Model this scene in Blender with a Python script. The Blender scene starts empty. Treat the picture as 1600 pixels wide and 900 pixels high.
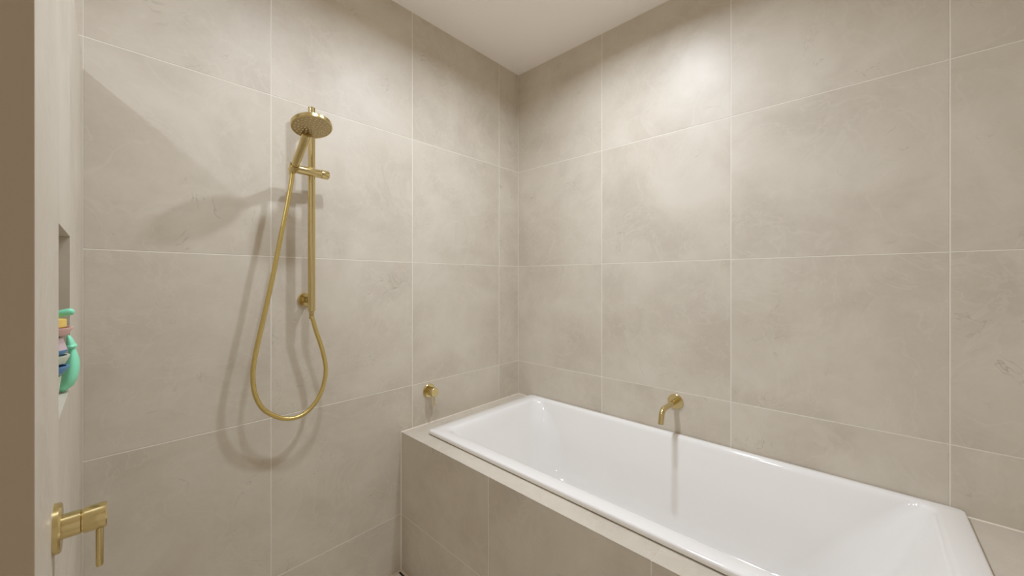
import bpy, bmesh, math, random
from mathutils import Vector, Matrix

random.seed(7)
scene = bpy.context.scene
COL = scene.collection

# ------------------------------------------------------------------ camera
CAM_H = 1.39
cam_d = bpy.data.cameras.new('camera')
cam = bpy.data.objects.new('camera', cam_d)
COL.objects.link(cam)
cam.location = (-1.7878, -1.6082, CAM_H)
cam.rotation_euler = (math.pi / 2, 0, 0.7494 - math.pi / 2)
cam_d.sensor_width = 36.0
cam_d.lens = 36.0 * 588.3 / 1600.0
cam_d.shift_y = -(450 - 438.24) / 1600.0
cam_d.clip_start = 0.02
scene.camera = cam

# ------------------------------------------------------------------ world, exposure
world = bpy.data.worlds.new('world')
scene.world = world
world.use_nodes = True
world.node_tree.nodes['Background'].inputs[0].default_value = (1.0, 0.94, 0.86, 1)
world.node_tree.nodes['Background'].inputs[1].default_value = 0.02
vs = scene.view_settings
vs.view_transform = 'Standard'
vs.look = 'None'
vs.exposure = 0.04
scene.cycles.max_bounces = 14
scene.cycles.diffuse_bounces = 12
vs.gamma = 1.0
vs.use_curve_mapping = False

CEIL = 2.70
# ceiling downlights (x, y, watts); the last is an added fill light
DOWNLIGHTS = [(-0.67, -0.88, 13.0), (-1.27, -0.80, 8.2), (-2.68, -0.80, 9.8), (-2.60, -2.20, 2.5)]
LIGHT_COLOR = (0.81, 0.88, 1.0)
for i, (lx, ly, w) in enumerate(DOWNLIGHTS):
    ld = bpy.data.lights.new('downlight_lamp', 'AREA')
    ld.shape = 'DISK'
    ld.size = 0.085
    ld.energy = w
    ld.color = LIGHT_COLOR
    ld.spread = math.radians(160)
    lo = bpy.data.objects.new('downlight_lamp', ld)
    lo.location = (lx, ly, CEIL - 0.012)
    COL.objects.link(lo)

# ------------------------------------------------------------------ materials
def srgb(r, g, b):
    def f(c):
        c /= 255.0
        return c / 12.92 if c <= 0.04045 else ((c + 0.055) / 1.055) ** 2.4
    return (f(r), f(g), f(b), 1.0)

def new_mat(name):
    m = bpy.data.materials.new(name)
    m.use_nodes = True
    nt = m.node_tree
    return m, nt, nt.nodes['Principled BSDF']

def plain(name, col, rough=0.5, metal=0.0, bump=0.0, scale=200.0, var=0.0):
    m, nt, p = new_mat(name)
    p.inputs['Base Color'].default_value = col
    p.inputs['Roughness'].default_value = rough
    p.inputs['Metallic'].default_value = metal
    tc = nt.nodes.new('ShaderNodeTexCoord')
    nz = nt.nodes.new('ShaderNodeTexNoise')
    nz.inputs['Scale'].default_value = scale
    nt.links.new(tc.outputs['Object'], nz.inputs['Vector'])
    if var > 0:
        mx = nt.nodes.new('ShaderNodeMix'); mx.data_type = 'RGBA'
        mx.inputs['A'].default_value = tuple(c * (1 - var) for c in col[:3]) + (1,)
        mx.inputs['B'].default_value = tuple(min(1, c * (1 + var)) for c in col[:3]) + (1,)
        nt.links.new(nz.outputs['Fac'], mx.inputs['Factor'])
        nt.links.new(mx.outputs['Result'], p.inputs['Base Color'])
    if bump > 0:
        b = nt.nodes.new('ShaderNodeBump')
        b.inputs['Strength'].default_value = bump
        b.inputs['Distance'].default_value = 0.001
        nt.links.new(nz.outputs['Fac'], b.inputs['Height'])
        nt.links.new(b.outputs['Normal'], p.inputs['Normal'])
    return m

def stone(name, base, dark, light, rough=0.36):
    """honed limestone-look porcelain: soft clouds, pale veins, small dark fissures"""
    m, nt, p = new_mat(name)
    N, Lk = nt.nodes, nt.links
    tc = N.new('ShaderNodeTexCoord')
    oi = N.new('ShaderNodeObjectInfo')
    sc = N.new('ShaderNodeVectorMath'); sc.operation = 'SCALE'
    cmb = N.new('ShaderNodeCombineXYZ')
    for k, s in enumerate((37.0, 91.0, 53.0)):
        mm = N.new('ShaderNodeMath'); mm.operation = 'MULTIPLY'; mm.inputs[1].default_value = s
        Lk.new(oi.outputs['Random'], mm.inputs[0]); Lk.new(mm.outputs[0], cmb.inputs[k])
    ad = N.new('ShaderNodeVectorMath'); ad.operation = 'ADD'
    Lk.new(tc.outputs['Object'], ad.inputs[0]); Lk.new(cmb.outputs[0], ad.inputs[1])
    V = ad.outputs[0]
    def noise(scale, detail=5, rough_=0.55, dist=0.0, vec=V):
        n = N.new('ShaderNodeTexNoise')
        n.inputs['Scale'].default_value = scale
        n.inputs['Detail'].default_value = detail
        n.inputs['Roughness'].default_value = rough_
        n.inputs['Distortion'].default_value = dist
        Lk.new(vec, n.inputs['Vector'])
        return n.outputs['Fac']
    def ramp(fac, stops):
        r = N.new('ShaderNodeValToRGB')
        while len(r.color_ramp.elements) < len(stops):
            r.color_ramp.elements.new(0.5)
        for e, (pos, c) in zip(r.color_ramp.elements, stops):
            e.position = pos; e.color = c
        Lk.new(fac, r.inputs['Fac'])
        return r.outputs['Color']
    def mix(fac, a, b):
        mx = N.new('ShaderNodeMix'); mx.data_type = 'RGBA'
        for sock, v in (('Factor', fac), ('A', a), ('B', b)):
            if isinstance(v, (tuple, float, int)):
                mx.inputs[sock].default_value = v
            else:
                Lk.new(v, mx.inputs[sock])
        return mx.outputs['Result']
    W = (1, 1, 1, 1); K = (0, 0, 0, 1)
    cloud = ramp(noise(3.4, 6, 0.6, 0.35), [(0.34, dark), (0.52, base), (0.70, light)])
    # pale streaks
    st = ramp(noise(4.0, 4, 0.6, 0.9), [(0.48, K), (0.5, (0.40, 0.40, 0.40, 1)), (0.52, K)])
    c1 = mix(st, cloud, light)
    # short dark fissures: narrow iso-lines of a distorted noise, kept only in patches
    ln = ramp(noise(7.0, 3, 0.5, 1.6), [(0.489, K), (0.5, W), (0.511, K)])
    pt = ramp(noise(5.5, 3, 0.6, 0.3), [(0.575, K), (0.70, (0.62, 0.62, 0.62, 1))])
    mu = N.new('ShaderNodeMix'); mu.data_type = 'RGBA'; mu.blend_type = 'MULTIPLY'; mu.inputs['Factor'].default_value = 1.0
    Lk.new(ln, mu.inputs['A']); Lk.new(pt, mu.inputs['B'])
    fis = tuple(c * 0.55 for c in dark[:3]) + (1,)
    c2 = mix(mu.outputs['Result'], c1, fis)
    c3 = mix(ramp(noise(60, 3, 0.6), [(0.3, K), (0.7, (0.22, 0.22, 0.22, 1))]), c2, light)
    Lk.new(c3, p.inputs['Base Color'])
    rr = N.new('ShaderNodeMapRange')
    rr.inputs['To Min'].default_value = rough - 0.04; rr.inputs['To Max'].default_value = rough + 0.06
    Lk.new(noise(6, 4), rr.inputs['Value']); Lk.new(rr.outputs['Result'], p.inputs['Roughness'])
    bp = N.new('ShaderNodeBump'); bp.inputs['Strength'].default_value = 0.10; bp.inputs['Distance'].default_value = 0.0015
    Lk.new(noise(22, 5, 0.6), bp.inputs['Height']); Lk.new(bp.outputs['Normal'], p.inputs['Normal'])
    p.inputs['Specular IOR Level'].default_value = 0.30
    return m

M_TILE = stone('limestone_tile', srgb(204, 195, 179), srgb(194, 184, 168), srgb(212, 204, 189), 0.41)
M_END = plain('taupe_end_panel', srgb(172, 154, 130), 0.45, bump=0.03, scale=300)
M_GROUT = plain('pale_grout', srgb(228, 222, 209), 0.8, bump=0.2, scale=900)
M_CEIL = plain('ceiling_paint', srgb(253, 247, 241), 0.9, bump=0.05, scale=400)
M_PLASTER = plain('wall_plaster', srgb(236, 232, 226), 0.75, bump=0.05, scale=300)
M_ENAMEL = plain('white_enamel', srgb(240, 238, 234), 0.10)
M_ENAMEL.node_tree.nodes['Principled BSDF'].inputs['Coat Weight'].default_value = 0.5
M_ENAMEL.node_tree.nodes['Principled BSDF'].inputs['Coat Roughness'].default_value = 0.04
M_BRASS = plain('brushed_brass', srgb(212, 193, 140), 0.19, 1.0, var=0.05, scale=60)
M_BRASS_HOSE = plain('brass_hose', srgb(216, 194, 126), 0.26, 1.0)
M_FACE = plain('spray_face_brass', srgb(196, 178, 138), 0.42, 1.0)
M_NOZ = plain('nozzle_rubber', srgb(226, 212, 176), 0.5)
M_BLACK = plain('slot_black', srgb(24, 20, 16), 0.7)
M_FRAME = plain('drain_frame', srgb(206, 190, 164), 0.4, 0.15)
M_MINT = plain('mint_plastic', srgb(146, 236, 196), 0.35)
M_YEL = plain('yellow_plastic', srgb(238, 206, 110), 0.4)
M_PINK = plain('pink_plastic', srgb(224, 186, 180), 0.4)
M_LILAC = plain('lilac_plastic', srgb(206, 184, 188), 0.4)
M_BLUE = plain('blue_plastic', srgb(98, 146, 190), 0.4)
M_PALE = plain('pale_green_plastic', srgb(204, 214, 194), 0.4)
M_WHITE = plain('white_metal', srgb(238, 236, 232), 0.4)
M_LENS, _nt, _p = new_mat('lamp_lens')
_p.inputs['Base Color'].default_value = srgb(250, 246, 238)
_p.inputs['Emission Color'].default_value = LIGHT_COLOR + (1,)
_p.inputs['Emission Strength'].default_value = 4.0

# ------------------------------------------------------------------ helpers
def link(name, bm_or_me, mat, parent=None, smooth=False, loc=None):
    if isinstance(bm_or_me, bmesh.types.BMesh):
        me = bpy.data.meshes.new(name)
        bmesh.ops.recalc_face_normals(bm_or_me, faces=bm_or_me.faces[:])
        bm_or_me.to_mesh(me); bm_or_me.free()
        if smooth:
            for p in me.polygons:
                p.use_smooth = True
            me.set_sharp_from_angle(angle=math.radians(38))
    else:
        me = bm_or_me
    if mat is not None and not me.materials:
        me.materials.append(mat)
    o = bpy.data.objects.new(name, me)
    if loc is not None:
        o.location = loc
    o.parent = parent
    COL.objects.link(o)
    return o

def tag(o, label=None, cat=None, group=None, kind=None):
    if label: o['label'] = label
    if cat: o['category'] = cat
    if group: o['group'] = group
    if kind: o['kind'] = kind
    return o

def empty(name, loc=(0, 0, 0)):
    o = bpy.data.objects.new(name, None)
    o.empty_display_size = 0.05
    o.location = loc
    COL.objects.link(o)
    return o

def box(bm, x0, x1, y0, y1, z0, z1):
    v = [bm.verts.new((x, y, z)) for x in (x0, x1) for y in (y0, y1) for z in (z0, z1)]
    for f in ((0, 1, 3, 2), (4, 6, 7, 5), (0, 4, 5, 1), (2, 3, 7, 6), (0, 2, 6, 4), (1, 5, 7, 3)):
        bm.faces.new([v[i] for i in f])

def boxes(*bs):
    bm = bmesh.new()
    for b in bs:
        box(bm, *b)
    return bm

def frame_from(axis):
    a = Vector(axis).normalized()
    t = Vector((0, 0, 1)) if abs(a.z) < 0.9 else Vector((1, 0, 0))
    u = a.cross(t).normalized()
    w = a.cross(u).normalized()
    return a, u, w

def lathe(bm, origin, axis, prof, n=32, cap0=True, cap1=True, u=None):
    """prof = [(distance along axis, radius)]"""
    a, uu, w = frame_from(axis)
    o = Vector(origin)
    rings = []
    for d, r in prof:
        if r <= 1e-6:
            rings.append([bm.verts.new(o + a * d)])
        else:
            rings.append([bm.verts.new(o + a * d + (uu * math.cos(2 * math.pi * k / n) + w * math.sin(2 * math.pi * k / n)) * r) for k in range(n)])
    for A, B in zip(rings, rings[1:]):
        if len(A) == 1 and len(B) == 1:
            continue
        for k in range(n):
            k2 = (k + 1) % n
            if len(A) == 1:
                bm.faces.new((A[0], B[k], B[k2]))
            elif len(B) == 1:
                bm.faces.new((A[k], B[0], A[k2]))
            else:
                bm.faces.new((A[k], B[k], B[k2], A[k2]))
    if cap0 and len(rings[0]) > 1: bm.faces.new(rings[0][::-1])
    if cap1 and len(rings[-1]) > 1: bm.faces.new(rings[-1])
    return bm

def tube(bm, pts, radii, n=16):
    pts = [Vector(p) for p in pts]
    if not isinstance(radii, (list, tuple)):
        radii = [radii] * len(pts)
    tang = []
    for i in range(len(pts)):
        a = pts[max(0, i - 1)]; b = pts[min(len(pts) - 1, i + 1)]
        tang.append((b - a).normalized())
    _, u, w = frame_from(tang[0])
    rings = []
    for i, p in enumerate(pts):
        t = tang[i]
        u = (u - t * u.dot(t)).normalized()
        w = t.cross(u)
        rings.append([bm.verts.new(p + (u * math.cos(2 * math.pi * k / n) + w * math.sin(2 * math.pi * k / n)) * radii[i]) for k in range(n)])
    for A, B in zip(rings, rings[1:]):
        for k in range(n):
            k2 = (k + 1) % n
            bm.faces.new((A[k], A[k2], B[k2], B[k]))
    bm.faces.new(rings[0][::-1]); bm.faces.new(rings[-1])
    return bm

def spline(P, steps):
    P = [Vector(p) for p in P]
    Q = [P[0] * 2 - P[1]] + P + [P[-1] * 2 - P[-2]]
    out = []
    for i in range(1, len(Q) - 2):
        a, b, c, d = Q[i - 1], Q[i], Q[i + 1], Q[i + 2]
        for s in range(steps):
            t = s / steps
            out.append(0.5 * ((2 * b) + (c - a) * t + (2 * a - 5 * b + 4 * c - d) * t * t + (3 * b - a - 3 * c + d) * t ** 3))
    out.append(P[-1])
    return out

# tiles: a slab whose face has a small arris; local origin at the centre of its back, +Z is the face
_tile_cache = {}
def tile_mesh(w, h, t, mat):
    key = (round(w, 4), round(h, 4), round(t, 4), mat.name)
    if key in _tile_cache:
        return _tile_cache[key]
    bm = bmesh.new()
    c = min(0.0006, t * 0.6)
    def ring(iw, ih, z):
        return [bm.verts.new((sx * (w / 2 - iw), sy * (h / 2 - ih), z)) for sx, sy in ((-1, -1), (1, -1), (1, 1), (-1, 1))]
    r0, r1, r2 = ring(0, 0, 0), ring(0, 0, t - c), ring(c, c, t)
    for A, B in ((r0, r1), (r1, r2)):
        for k in range(4):
            bm.faces.new((A[k], A[(k + 1) % 4], B[(k + 1) % 4], B[k]))
    bm.faces.new(r2); bm.faces.new(r0[::-1])
    me = bpy.data.meshes.new('tile')
    bmesh.ops.recalc_face_normals(bm, faces=bm.faces[:])
    bm.to_mesh(me); bm.free()
    me.materials.append(mat)
    _tile_cache[key] = me
    return me

ROT = {'-Y': Matrix(((1, 0, 0), (0, 0, -1), (0, 1, 0))),      # face looks to -Y: local x->X, y->Z
       '+Y': Matrix(((-1, 0, 0), (0, 0, 1), (0, 1, 0))),
       '-X': Matrix(((0, 0, -1), (-1, 0, 0), (0, 1, 0))),     # local x-> -Y, y->Z
       '+X': Matrix(((0, 0, 1), (1, 0, 0), (0, 1, 0))),       # local x-> Y
       '+Z': Matrix(((1, 0, 0), (0, 1, 0), (0, 0, 1))),
       '-Z': Matrix(((1, 0, 0), (0, -1, 0), (0, 0, -1)))}
T = 0.0007   # tile stands proud of the grout
def tile(parent, face, plane, a0, a1, b0, b1, gap=0.0036, t=T, mat=None, name='tile', trim=(1, 1, 1, 1)):
    """one tile of the cell a0..a1 x b0..b1; plane = coordinate of the visible face. trim: which edges lose half a joint"""
    mat = mat or M_TILE
    a0 += gap / 2 * trim[0]; a1 -= gap / 2 * trim[1]; b0 += gap / 2 * trim[2]; b1 -= gap / 2 * trim[3]
    w, h = a1 - a0, b1 - b0
    me = tile_mesh(w, h, t, mat)
    ca, cb = (a0 + a1) / 2, (b0 + b1) / 2
    s = -t if face[0] == '+' else t
    if face[1] == 'Y': loc = (ca, plane + s, cb)
    elif face[1] == 'X': loc = (plane + s, ca, cb)
    else: loc = (ca, cb, plane + s)
    o = bpy.data.objects.new(name, me)
    o.matrix_world = Matrix.Translation(loc) @ ROT[face].to_4x4()
    o.parent = parent
    COL.objects.link(o)
    return o

# ------------------------------------------------------------------ the room
XL, YF = -3.30, -2.75          # far side walls of the bathroom behind the camera
NIB_X, NIB_END, NIB_TOP, NIB_T = -1.835, -1.03, 1.987, 0.13
DECK_Z, APRON_X = 0.668, -0.834
ROWS = [0.0, 0.2795, 0.8795, 1.4795, 2.0795, CEIL]

FZ = 0.016      # finished floor level
floor = tag(link('floor', boxes((XL, T, YF, T, -0.12, FZ - T)), M_GROUT), kind='structure')
ceiling = tag(link('ceiling', boxes((XL - .15, 0.15, YF - .15, 0.15, CEIL, CEIL + 0.12)), M_CEIL), kind='structure')

wall_back = tag(link('wall_back', boxes((XL, 0.15, T, 0.15, -T, CEIL)), M_GROUT), kind='structure')
cols = [0.0, -0.173, -0.773, -1.373, NIB_X]
for c1, c0 in zip(cols, cols[1:]):
    for z0, z1 in zip(ROWS, ROWS[1:]):
        if c0 >= APRON_X:
            if z1 <= DECK_Z: continue
            if z0 < DECK_Z: z0 = DECK_Z
        tile(wall_back, '-Y', 0.0, c0, c1, z0, z1)
cols = [NIB_X - NIB_T, -2.573, -3.173, XL]
for c1, c0 in zip(cols, cols[1:]):
    for z0, z1 in zip(ROWS, ROWS[1:]):
        tile(wall_back, '-Y', 0.0, c0, c1, z0, z1)
for z0, z1 in ((NIB_TOP, ROWS[4]), (ROWS[4], ROWS[5])):      # over the top of the partition
    tile(wall_back, '-Y', 0.0, NIB_X - NIB_T, NIB_X, z0, z1, trim=(1, 0, 1, 1))

wall_right = tag(link('wall_right', boxes((T, 0.15, YF, T, -T, CEIL)), M_GROUT), kind='structure')
cols = [0.0, -0.596, -1.203, -1.808, -2.41, YF]
for c1, c0 in zip(cols, cols[1:]):
    for z0, z1 in zip(ROWS, ROWS[1:]):
        if z1 <= DECK_Z: continue
        tile(wall_right, '-X', 0.0, c0, c1, max(z0, DECK_Z), z1)

wall_front = tag(link('wall_front', boxes((XL, 0.15, YF - 0.15, YF, -T, CEIL)), M_PLASTER), kind='structure')
wall_far_left = tag(link('wall_far_left', boxes((XL - 0.15, XL, YF - .15, 0.15, -T, CEIL)), M_PLASTER), kind='structure')

# partition wall on the left with a niche for the toys
NY0, NY1, NZ0, NZ1, ND = -0.772, -0.529, 1.192, 1.4715, 0.092
gx = NIB_X - T
bx0 = NIB_X - NIB_T
wall_left = tag(link('wall_left', boxes(
    (bx0, gx, NIB_END, 0.0, 0.0, NZ0 - T), (bx0, gx, NIB_END, 0.0, NZ1 + T, NIB_TOP - T),
    (bx0, gx, NIB_END, NY0 - T, NZ0 - T, NZ1 + T), (bx0, gx, NY1 + T, 0.0, NZ0 - T, NZ1 + T),
    (bx0, NIB_X - ND - T, NY0 - T, NY1 + T, NZ0 - T, NZ1 + T)), M_GROUT), kind='structure')
g = 0.0002
for z0, z1 in ((0.0, .2795), (.2795, .8795)):
    tile(wall_left, '+X', NIB_X, NIB_END, -0.60, z0, z1, g, trim=(0, 1, 1, 0 if z1 == NIB_TOP else 1))
    tile(wall_left, '+X', NIB_X, -0.60, -0.001, z0, z1, g, trim=(1, 1, 1, 0 if z1 == NIB_TOP else 1))
tile(wall_left, '+X', NIB_X, NY1, -0.001, .8795, NIB_TOP, g, trim=(0, 1, 1, 0))
tile(wall_left, '+X', NIB_X, NIB_END, NY0, .8795, NIB_TOP, g, trim=(0, 0, 1, 0))
tile(wall_left, '+X', NIB_X, NY0, NY1, NZ1, NIB_TOP, g, trim=(0, 0, 0, 0))
tile(wall_left, '+X', NIB_X, NY0, NY1, .8795, NZ0, g, trim=(1, 1, 1, 0))
nx0 = NIB_X - ND
tile(wall_left, '-Y', NY1, nx0, NIB_X, NZ0, NZ1, 0.001, name='niche_tile')
tile(wall_left, '+Y', NY0, nx0, NIB_X, NZ0, NZ1, 0.001, name='niche_tile')
tile(wall_left, '+Z', NZ0, nx0, NIB_X, NY0, NY1, 0.001, name='niche_tile')
tile(wall_left, '-Z', NZ1, nx0, NIB_X, NY0, NY1, 0.001, name='niche_tile')
tile(wall_left, '+X', nx0, NY0, NY1, NZ0, NZ1, 0.001, name='niche_tile')
tile(wall_left, '-Y', NIB_END - T, bx0, NIB_X, 0.0, NIB_TOP, g, trim=(0, 0, 1, 0), name='end_panel', mat=M_END)
tile(wall_left, '+Z', NIB_TOP, bx0, NIB_X, NIB_END, -0.001, g, trim=(0, 0, 0, 1), name='cap_tile')
for k, (z0, z1) in enumerate(((0.0, .8795), (.8795, NIB_TOP))):
    tile(wall_left, '-X', bx0 - T, NIB_END, -0.001, z0, z1, g, name='tile')

# floor tiles with the strip drain cut out along the back wall
DR = (-1.815, APRON_X - 0.001, -0.125, -0.001)
fx = [APRON_X, -1.434, NIB_X]
fy = [DR[2], -0.60, -1.20, -1.80, -2.40, YF]
for x1, x0 in zip(fx, fx[1:]):
    for y1, y0 in zip(fy, fy[1:]):
        tile(floor, '+Z', FZ, x0, x1, y0, y1)
fx = [bx0, -2.45, -3.05, XL]
fy = [0.0, -0.60, -1.20, -1.80, -2.40, YF]
for x1, x0 in zip(fx, fx[1:]):
    for y1, y0 in zip(fy, fy[1:]):
        tile(floor, '+Z', FZ, x0, x1, y0, y1)
for y1, y0 in ((NIB_END, -1.80), (-1.80, -2.40), (-2.40, YF)):
    tile(floor, '+Z', FZ, bx0, NIB_X, y0, y1)

drain = tag(empty('strip_drain', (-1.32, -0.06, FZ - T)), 'tile-insert strip drain in the floor at the foot of the bath apron', 'drain')
def local(bm, o):
    bmesh.ops.translate(bm, verts=bm.verts, vec=-Vector(o.location)); return bm
d0, d1, e0, e1 = DR
fw = 0.011
link('frame', local(boxes((d0, d1, e1 - fw, e1, FZ - T, FZ + 0.001), (d0, d1, e0, e0 + fw, FZ - T, FZ + 0.001),
                          (d0, d0 + fw, e0 + fw, e1 - fw, FZ - T, FZ + 0.001), (d1 - fw, d1, e0 + fw, e1 - fw, FZ - T, FZ + 0.001)), drain), M_FRAME, drain)
link('slot', local(boxes((d0 + fw, d1 - fw, e0 + fw, e1 - fw, FZ - T, FZ - T + 0.0006)), drain), M_BLACK, drain)
it = tile_mesh(d1 - d0 - 2 * fw - 0.016, e1 - e0 - 2 * fw - 0.004, 0.0018, M_TILE)
link('insert_tile', it, None, drain, loc=Vector(((d0 + d1) / 2 - 0.002, (e0 + e1) / 2, FZ - T + 0.0007)) - Vector(drain.location))

# ------------------------------------------------------------------ bath surround
RX0, RX1, RY0, RY1, RIM_Z = -0.762, -0.004, -1.838, -0.113, 0.690      # outer edge of the tub rim
surround = tag(empty('bath_surround', (APRON_X, 0, 0)), 'stone-tiled bath hob with apron and ledge around the white bathtub', 'bath surround')
ax, dz = APRON_X + T, DECK_Z - T
OX0, OX1, OY0, OY1 = RX0 + 0.02, RX1 - 0.02, RY0 + 0.02, RY1 - 0.02       # cut-out for the tub
link('body', local(boxes((ax, OX0, YF, 0.0, 0.0, dz), (OX1, 0.0, OY0, OY1, 0.0, dz),
                         (OX0, 0.0, OY1, 0.0, 0.0, dz), (OX0, 0.0, YF, OY0, 0.0, dz)), surround), M_GROUT, surround)
def stile(*a, **k):
    o = tile(surround, *a, **k)
    o.location = Vector(o.location) - Vector(surround.location)
    return o
ay = [0.0, -0.602, -1.210, -1.815, -2.42, YF]
for y1, y0 in zip(ay, ay[1:]):
    for z0, z1 in ((0.0, .2795), (.2795, DECK_Z)):
        stile('-X', APRON_X, y0, y1, z0, z1, trim=(1, 1, 1, 0 if z1 == DECK_Z else 1))
stile('+Z', DECK_Z, APRON_X, 0.0, OY1, 0.0, trim=(0, 1, 0, 1), gap=0.002)
for y1, y0 in ((OY1, -1.21), (-1.210, -2.42), (-2.42, YF)):
    stile('+Z', DECK_Z, APRON_X, OX0, y0, y1, trim=(0, 0, 1, 1), gap=0.001)
for y1, y0 in ((OY0, -2.42), (-2.42, YF)):
    stile('+Z', DECK_Z, OX0, 0.0, y0, y1, trim=(0, 1, 1, 0))

M_SEAL = plain('pale_sealant', srgb(228, 218, 202), 0.5)
def bead(p0, p1, d1, d2, w=0.0045):
    """triangular fillet of sealant in the corner between two faces"""
    p0, p1 = Vector(p0), Vector(p1); d1, d2 = Vector(d1) * w, Vector(d2) * w
    bm = bmesh.new()
    A = [bm.verts.new(q) for q in (p0, p0 + d1, p0 + d2)]
    B = [bm.verts.new(q) for q in (p1, p1 + d1, p1 + d2)]
    for k in range(3):
        bm.faces.new((A[k], A[(k + 1) % 3], B[(k + 1) % 3], B[k]))
    bm.faces.new(A[::-1]); bm.faces.new(B)
    link('sealant_bead', local(bm, surround), M_SEAL, surround)
bead((APRON_X, 0, FZ), (APRON_X, 0, DECK_Z), (-1, 0, 0), (0, -1, 0), 0.0035)
bead((APRON_X, 0, DECK_Z), (0, 0, DECK_Z), (0, -1, 0), (0, 0, 1), 0.003)
bead((0, 0, DECK_Z), (0, RY1 + .002, DECK_Z), (-1, 0, 0), (0, 0, 1), 0.003)
bead((0, RY0 - .002, DECK_Z), (0, YF, DECK_Z), (-1, 0, 0), (0, 0, 1), 0.003)

# ------------------------------------------------------------------ bathtub
def rrect(x0, x1, y0, y1, r, z, n=14):
    pts = []
    for cx, cy, a in ((x1 - r, y1 - r, 0), (x0 + r, y1 - r, 90), (x0 + r, y0 + r, 180), (x1 - r, y0 + r, 270)):
        for k in range(n + 1):
            t = math.radians(a + 90 * k / n)
            pts.append((cx + r * math.cos(t), cy + r * math.sin(t), z))
    return pts
def loft(bm, loops, cap_last=True, cap_first=False):
    rings = [[bm.verts.new(p) for p in L] for L in loops]
    n = len(rings[0])
    for A, B in zip(rings, rings[1:]):
        for k in range(n):
            bm.faces.new((A[k], A[(k + 1) % n], B[(k + 1) % n], B[k]))
    if cap_last: bm.faces.new(rings[-1])
    if cap_first: bm.faces.new(rings[0][::-1])
    return bm
tub = tag(empty('bathtub', ((RX0 + RX1) / 2, (RY0 + RY1) / 2, DECK_Z)), 'white enamelled drop-in bathtub set into the tiled hob', 'bathtub')
L = []
def inset(f, b, l, r_, rad, z):   # inset from front, back, far end, near end
    L.append(rrect(RX0 + f, RX1 - b, RY0 + r_, RY1 - l, rad, z))
inset(.020, .020, .020, .020, .02, DECK_Z - 0.02)
inset(.020, .020, .020, .020, .02, DECK_Z + 0.0035)
inset(.002, .002, .002, .002, .014, DECK_Z + 0.0035)
inset(.000, .000, .000, .000, .016, DECK_Z + 0.006)
inset(.000, .000, .000, .000, .016, RIM_Z - 0.006)
inset(.0018, .0018, .0018, .0018, .016, RIM_Z - 0.0018)
inset(.006, .006, .006, .006, .014, RIM_Z)
inset(.054, .022, .056, .056, .036, RIM_Z - 0.0010)
inset(.058, .026, .061, .061, .042, RIM_Z - 0.0025)
inset(.063, .031, .068, .068, .050, RIM_Z - 0.008)
inset(.067, .035, .075, .076, .060, RIM_Z - 0.020)
inset(.074, .042, .096, .102, .090, RIM_Z - 0.07)
inset(.082, .050, .122, .138, .120, RIM_Z - 0.14)
inset(.094, .062, .162, .196, .150, RIM_Z - 0.25)
inset(.104, .072, .192, .246, .165, RIM_Z - 0.33)
inset(.118, .086, .220, .286, .170, RIM_Z - 0.375)
inset(.145, .113, .258, .330, .170, RIM_Z - 0.402)
inset(.190, .158, .310, .385, .160, RIM_Z - 0.414)
bm = loft(bmesh.new(), L)
sh = link('shell', local(bm, tub), M_ENAMEL, tub, smooth=True)
sh.data.set_sharp_from_angle(angle=math.radians(60))

# ------------------------------------------------------------------ bath spout on the right wall
sp = tag(empty('bath_spout', (0, -0.977, 0.832)), 'curved brass bath spout on the wall above the tub', 'spout')
bm = lathe(bmesh.new(), (0, 0, 0), (-1, 0, 0), [(0.0, .034), (.006, .034), (.0075, .0325), (.0075, .0)], 36, cap0=True, cap1=False)
link('wall_plate', bm, M_BRASS, sp, smooth=True)
P = [(-0.006, 0, 0), (-0.05, 0, 0), (-0.10, 0, 0), (-0.137, 0, 0)]
for k in range(1, 8):
    t = math.radians(78 * k / 8)
    P.append((-0.137 - 0.03 * math.sin(t), 0, -0.03 * (1 - math.cos(t))))
e = Vector(P[-1]); dv = Vector((-math.cos(math.radians(74)), 0, -math.sin(math.radians(74))))
P += [e + dv * 0.012, e + dv * 0.04]
bm = tube(bmesh.new(), P, 0.0115, 20)
tb = link('spout_tube', bm, M_BRASS, sp, smooth=True)
end = e + dv * 0.0402
link('outlet', lathe(bmesh.new(), end, dv, [(-.002, .0085), (.0006, .0085), (.0006, 0)], 18, cap1=False), M_BLACK, tb)

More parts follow.
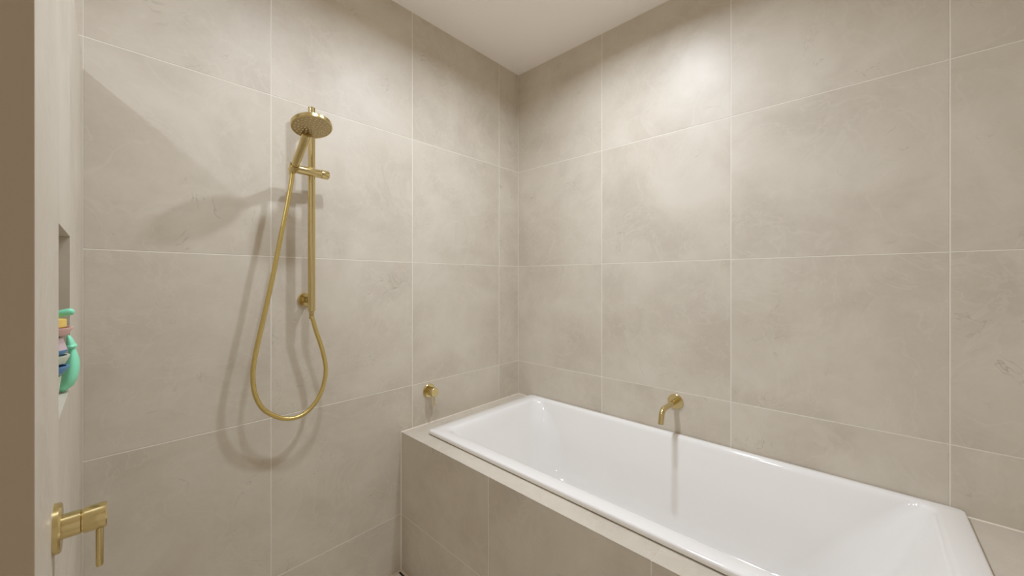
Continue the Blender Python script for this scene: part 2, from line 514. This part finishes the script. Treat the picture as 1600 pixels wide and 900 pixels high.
# ------------------------------------------------------------------ wall mixers
def mixer(name, loc, axis, label, plate_r, proj, body_r, lever_len, lever_w, lever_t, lever_dir, split):
    o = tag(empty(name, loc), label, 'mixer tap')
    A = Vector(axis)
    link('wall_plate', lathe(bmesh.new(), (0, 0, 0), A, [(0, plate_r), (.005, plate_r), (.007, plate_r - .002), (.007, 0)], 36, cap1=False), M_BRASS, o, True)
    link('body', lathe(bmesh.new(), (0, 0, 0), A, [(.006, body_r * .93), (split - .001, body_r * .93), (split, body_r * .86), (split + .0015, body_r * .86)], 32), M_BRASS, o, True)
    cap = link('handle_cap', lathe(bmesh.new(), (0, 0, 0), A, [(split + .0015, body_r * .97), (split + .0025, body_r), (proj - .0015, body_r), (proj, body_r - .0015), (proj, 0)], 32, cap1=False), M_BRASS, o, True)
    D = Vector(lever_dir).normalized()
    S = A.cross(D).normalized()
    c = A * (proj - lever_t * 0.5 - 0.003)
    bm = bmesh.new()
    vs_ = []
    for s, wmul in ((body_r * .9, 1.0), (body_r + lever_len * .5, .97), (body_r + lever_len - .002, .95), (body_r + lever_len, .80)):
        ring = []
        n = 12
        for k in range(n):
            t = 2 * math.pi * k / n
            ring.append(bm.verts.new(c + D * s + S * (math.cos(t) * lever_w / 2 * wmul) + A * (math.sin(t) * lever_t / 2 * wmul)))
        vs_.append(ring)
    for a_, b_ in zip(vs_, vs_[1:]):
        for k in range(n):
            bm.faces.new((a_[k], a_[(k + 1) % n], b_[(k + 1) % n], b_[k]))
    bm.faces.new(vs_[0][::-1]); bm.faces.new(vs_[-1])
    link('lever', bm, M_BRASS, o, True)
    return o
mixer('bath_mixer', (-0.678, 0, 0.833), (0, -1, 0), 'small brass mixer tap with pin lever above the bath ledge',
      .034, .054, .0220, .046, .008, .006, (0, 0, -1), .022)
mixer('shower_mixer', (NIB_X, -0.845, 1.069), (1, 0, 0), 'brass mixer tap with pin lever below the toy niche',
      .031, .047, .0165, .050, .009, .008, (0, -0.06, -1), .024)

# ------------------------------------------------------------------ shower rail, hand shower, hose
RXX, RYY = -1.257, -0.070
rail = tag(empty('shower_rail', (RXX, 0, 1.27)), 'vertical round brass shower rail with slider on the shower wall', 'shower rail')
def rl(bm): return local(bm, rail)
link('pole', rl(lathe(bmesh.new(), (RXX, RYY, 1.272), (0, 0, 1), [(0, .0085), (0, .0105), (.002, .0125), (.776, .0125), (.7775, .011), (.7775, 0)], 28, cap1=False)), M_BRASS, rail, True)
for z in (1.315, 1.985):
    f = link('wall_flange', rl(lathe(bmesh.new(), (RXX, 0, z), (0, -1, 0), [(0, .027), (.008, .027), (.010, .025), (.010, 0)], 32, cap1=False)), M_BRASS, rail, True)
    b = link('standoff', rl(lathe(bmesh.new(), (RXX, 0, z), (0, -1, 0), [(.008, .0115), (.040, .0115), (.043, .0135), (.058, .0135)], 24)), M_BRASS, f, True)
link('hose_nut', rl(lathe(bmesh.new(), (RXX, RYY, 1.258), (0, 0, 1), [(0, .0075), (.002, .0095), (.016, .0095)], 6)), M_BRASS, rail, False)
SZ = 1.80
sl = link('slider', rl(lathe(bmesh.new(), (RXX - 0.064, RYY - 0.012, SZ + .001), (1, 0.06, .0), [(0, .0), (0, .0140), (.0015, .0160), (.092, .0160), (.0935, .0150), (.095, .0150), (.0965, .0170), (.121, .0170), (.123, .0155), (.123, 0)], 28, cap0=False, cap1=False)), M_BRASS, rail, True)
# holder ring that carries the handset, tilted outwards
HD = Vector((0.02, -0.82, 0.57)).normalized()         # handle direction, bottom to head
HB = Vector((RXX - 0.069, RYY - 0.026, SZ))            # where the handset sits in the holder
bm = bmesh.new()
a, u, w = frame_from(HD)
nn = 24
prof = [(-.015, .0150), (-.015, .0115), (.013, .0130), (.013, .0165), (-.015, .0150)]
rings = [[bm.verts.new(HB + a * d + (u * math.cos(2 * math.pi * k / nn) + w * math.sin(2 * math.pi * k / nn)) * r) for k in range(nn)] for d, r in prof[:-1]]
for i in range(4):
    A_, B_ = rings[i], rings[(i + 1) % 4]
    for k in range(nn):
        bm.faces.new((A_[k], A_[(k + 1) % nn], B_[(k + 1) % nn], B_[k]))
link('holder_ring', rl(bm), M_BRASS, sl, True).matrix_parent_inverse = Matrix()

hs = tag(empty('hand_shower', HB), 'round brass hand shower clipped in the rail slider', 'hand shower')
def hl(bm): return local(bm, hs)
HL = 0.142
Pn = [HB + HD * d for d in (-.018, -.010, .0, .02, .05, .08, .105, .125)]
neck_end = HB + HD * .150 + Vector((0, 0, .004))
pts = Pn + [neck_end]
link('handle', hl(tube(bmesh.new(), pts, [.0085, .0105, .0112, .0128, .0138, .0136, .0140, .0155, .0165], 20)), M_BRASS, hs, True)
FN = Vector((0.02, -0.29, -0.957)).normalized()         # spray face normal
HC = HB + HD * 0.190 + Vector((0.003, 0, 0.0))
R = 0.063
head = link('head', hl(lathe(bmesh.new(), HC, FN, [(-.024, 0), (-.0235, .015), (-.021, .032), (-.017, .049), (-.012, .0590), (-.007, R), (.004, R), (.0055, R - .0015), (.0055, R - .004), (.0045, R - .0045)], 44, cap0=False, cap1=False)), M_BRASS, hs, True)
fp = link('spray_face', hl(lathe(bmesh.new(), HC, FN, [(.003, R - .004), (.0047, R - .0048), (.0047, 0)], 44, cap1=False)), M_FACE, hs, True)
# nozzles
bm = bmesh.new()
lathe(bm, (0, 0, 0), (0, 0, 1), [(0, .0024), (.0012, .0022), (.0028, .0014), (.0028, 0)], 8, cap1=False)
bmesh.ops.recalc_face_normals(bm, faces=bm.faces[:])
nme = bpy.data.meshes.new('nozzle'); bm.to_mesh(nme); bm.free(); nme.materials.append(M_NOZ)
a, u, w = frame_from(FN)
q = Vector((0, 0, 1)).rotation_difference(FN)
for rad, cnt in ((.010, 5), (.021, 10), (.031, 14), (.041, 18), (.051, 22)):
    for k in range(cnt):
        t = 2 * math.pi * (k + .3 * (rad > .03)) / cnt
        p = HC + FN * .0047 + (u * math.cos(t) + w * math.sin(t)) * rad
        o = bpy.data.objects.new('nozzle', nme)
        o.location = p - HB
        o.rotation_mode = 'QUATERNION'; o.rotation_quaternion = q
        o.parent = fp
        COL.objects.link(o)

hose_pts = [tuple(HB - HD * .017), (-1.3275, -0.080, 1.768), (-1.335, -0.079, 1.712), (-1.351, -0.079, 1.617), (-1.368, -0.080, 1.523), (-1.392, -0.080, 1.386),
            (-1.418, -0.08, 1.252), (-1.441, -0.079, 1.133), (-1.448, -0.078, 1.061), (-1.439, -0.078, 0.989), (-1.408, -0.077, 0.930),
            (-1.346, -0.077, 0.888), (-1.284, -0.077, 0.891), (-1.232, -0.077, 0.944), (-1.208, -0.076, 1.031), (-1.219, -0.074, 1.117),
            (-1.243, -0.072, 1.200), (RXX, RYY, 1.257)]
sp_pts = spline(hose_pts, 30)
# even spacing for the ribbed metal sleeve
cum = [0.0]
for p0, p1 in zip(sp_pts, sp_pts[1:]): cum.append(cum[-1] + (p1 - p0).length)
step, out, j = 0.00175, [], 0
s = 0.0
while s <= cum[-1]:
    while j < len(cum) - 2 and cum[j + 1] < s: j += 1
    t = (s - cum[j]) / max(1e-9, cum[j + 1] - cum[j])
    out.append(sp_pts[j].lerp(sp_pts[j + 1], t)); s += step
rad = [0.0080 if k % 3 else 0.0072 for k in range(len(out))]
hose = tag(empty('shower_hose', out[-1]), 'flexible brass shower hose hanging in a long loop', 'shower hose')
link('sleeve', local(tube(bmesh.new(), out, rad, 12), hose), M_BRASS_HOSE, hose, True).data.set_sharp_from_angle(angle=math.radians(80))
link('end_fitting', local(lathe(bmesh.new(), HB - HD * .017, -HD, [(-.003, .0088), (0, .0102), (.016, .0095), (.018, .0082)], 20), hose), M_BRASS, hose, True)
link('end_fitting', local(lathe(bmesh.new(), (RXX, RYY, 1.2575), (-0.0, 0.0, -1), [(0, .0088), (.012, .0088), (.014, .0080)], 20), hose), M_BRASS, hose, True)

# ------------------------------------------------------------------ toys in the niche
def cup(name, x, y, z, r0, r1, h, mat, label, cat='toy boat', squash=1.0, keel=True, group='stacked toys in the niche'):
    o = tag(empty(name, (x, y, z)), label, cat, group)
    b = lathe(bmesh.new(), (0, 0, 0), (0, 0, 1), [(.004 if keel else 0, r0), (h - .002, r1), (h, r1), (h, r1 - .003), (h - .003, r1 - .003), (.006, r0 - .002), (.006, 0)], 28, cap1=False)
    link('hull', b, mat, o, True)
    if keel:
        link('foot', lathe(bmesh.new(), (0, 0, 0), (0, 0, 1), [(0, r0 * .55), (.0045, r0 * .7)], 20), mat, o, True)
    return o
SX, SY = -1.860, -0.630
z = NZ0 + 0.0005
cup('toy_cup', SX, SY, z, .016, .020, .0385, M_PALE, 'pale toy cup at the bottom of the niche stack', 'toy cup', keel=False)
cup('toy_boat', SX, SY, 1.2312, .0225, .029, .0165, M_BLUE, 'deep blue toy boat low in the niche stack')
cup('toy_boat', SX, SY, 1.2480, .0245, .0295, .0175, M_PALE, 'pale green toy boat between two blue toys')
cup('toy_boat', SX, SY, 1.2658, .022, .0275, .0090, M_BLUE, 'shallow blue toy boat under the lilac cup', keel=False)
cup('toy_cup', SX, SY, 1.2750, .0265, .022, .0205, M_LILAC, 'lilac toy cup under the pink boat', 'toy cup', keel=False)
cup('toy_boat', SX, SY, 1.2957, .0275, .0335, .0160, M_PINK, 'pink toy boat beneath the yellow block')
yb = tag(empty('toy_block', (SX, SY, 1.3119)), 'yellow round toy block near the top of the stack', 'toy block', 'stacked toys in the niche')
link('block', lathe(bmesh.new(), (0, 0, 0), (0, 0, 1), [(0, .0245), (.001, .026), (.0135, .026), (.0145, .0245), (.0145, 0)], 26, cap1=False), M_YEL, yb, True)
cp = tag(empty('toy_capsule', (SX, SY, 1.3266)), 'mint green rounded stick lying on the yellow block', 'bath toy', 'stacked toys in the niche')
bm = tube(bmesh.new(), [(-.018, 0, .0030), (-.014, 0, .0032), (-.002, 0, .0038), (.010, 0, .0050), (.019, 0, .0085), (.026, 0, .0098), (.031, 0, .0108), (.0335, 0, .0112), (.0345, 0, .0113)],
          [.001, .0028, .0036, .0044, .0056, .0062, .0058, .0038, .0012], 16)
link('capsule', bm, M_MINT, cp, True)
# slim mint squeeze toy leaning behind the stack
GX, GY, GZ = -1.842, -0.572, NZ0 + 0.0006
sq = tag(empty('squeeze_toy', (GX, GY, GZ)), 'mint green bulb-shaped bath toy with pointed cap in the niche', 'bath toy')
def flat(bm):
    for v in bm.verts: v.co.y *= 1.9
    return bm
pts = [(-.0005, 0, .0005), (0, 0, .003), (.0012, 0, .008), (.0050, 0, .0145), (.0080, 0, .024), (.0098, 0, .036), (.0112, 0, .048), (.0118, 0, .058), (.0116, 0, .066), (.0112, 0, .073), (.0108, 0, .077)]
body = link('body', flat(tube(bmesh.new(), pts, [.0018, .0045, .0075, .0095, .0102, .0103, .0094, .0080, .0062, .0048, .0042], 22)), M_MINT, sq, True)
ax_ = Vector((-0.16, 0, 1))
link('collar', flat(lathe(bmesh.new(), (.0108, 0, .0755), ax_, [(0, .0042), (.0015, .0066), (.0045, .0076), (.007, .0068), (.008, .0056)], 24)), M_MINT, sq, True)
link('cap', flat(lathe(bmesh.new(), (.0096, 0, .083), ax_, [(0, .0060), (.006, .0050), (.012, .0036), (.016, .0022), (.0175, 0)], 22, cap1=False)), M_MINT, sq, True)

# ------------------------------------------------------------------ ceiling downlight fittings (above the frame); the last houses the added fill light
names = ['white recessed downlight in the ceiling above the bathtub', 'white recessed downlight in the ceiling above the shower rail',
         'white recessed downlight in the ceiling beyond the partition wall', 'white ceiling fitting of an added, unseen fill light near the room corner']
for (lx, ly, w_), nm in zip(DOWNLIGHTS, names):
    o = tag(empty('downlight', (lx, ly, CEIL)), nm, 'downlight', 'recessed ceiling downlights')
    link('trim_ring', lathe(bmesh.new(), (0, 0, 0), (0, 0, -1), [(0, .056), (.004, .056), (.006, .053), (.006, .044), (.001, .042)], 36, cap0=False, cap1=False), M_WHITE, o, True)
    link('lens', lathe(bmesh.new(), (0, 0, 0), (0, 0, -1), [(0.0, .042), (.002, .042), (.002, 0)], 30, cap1=False), M_LENS, o)
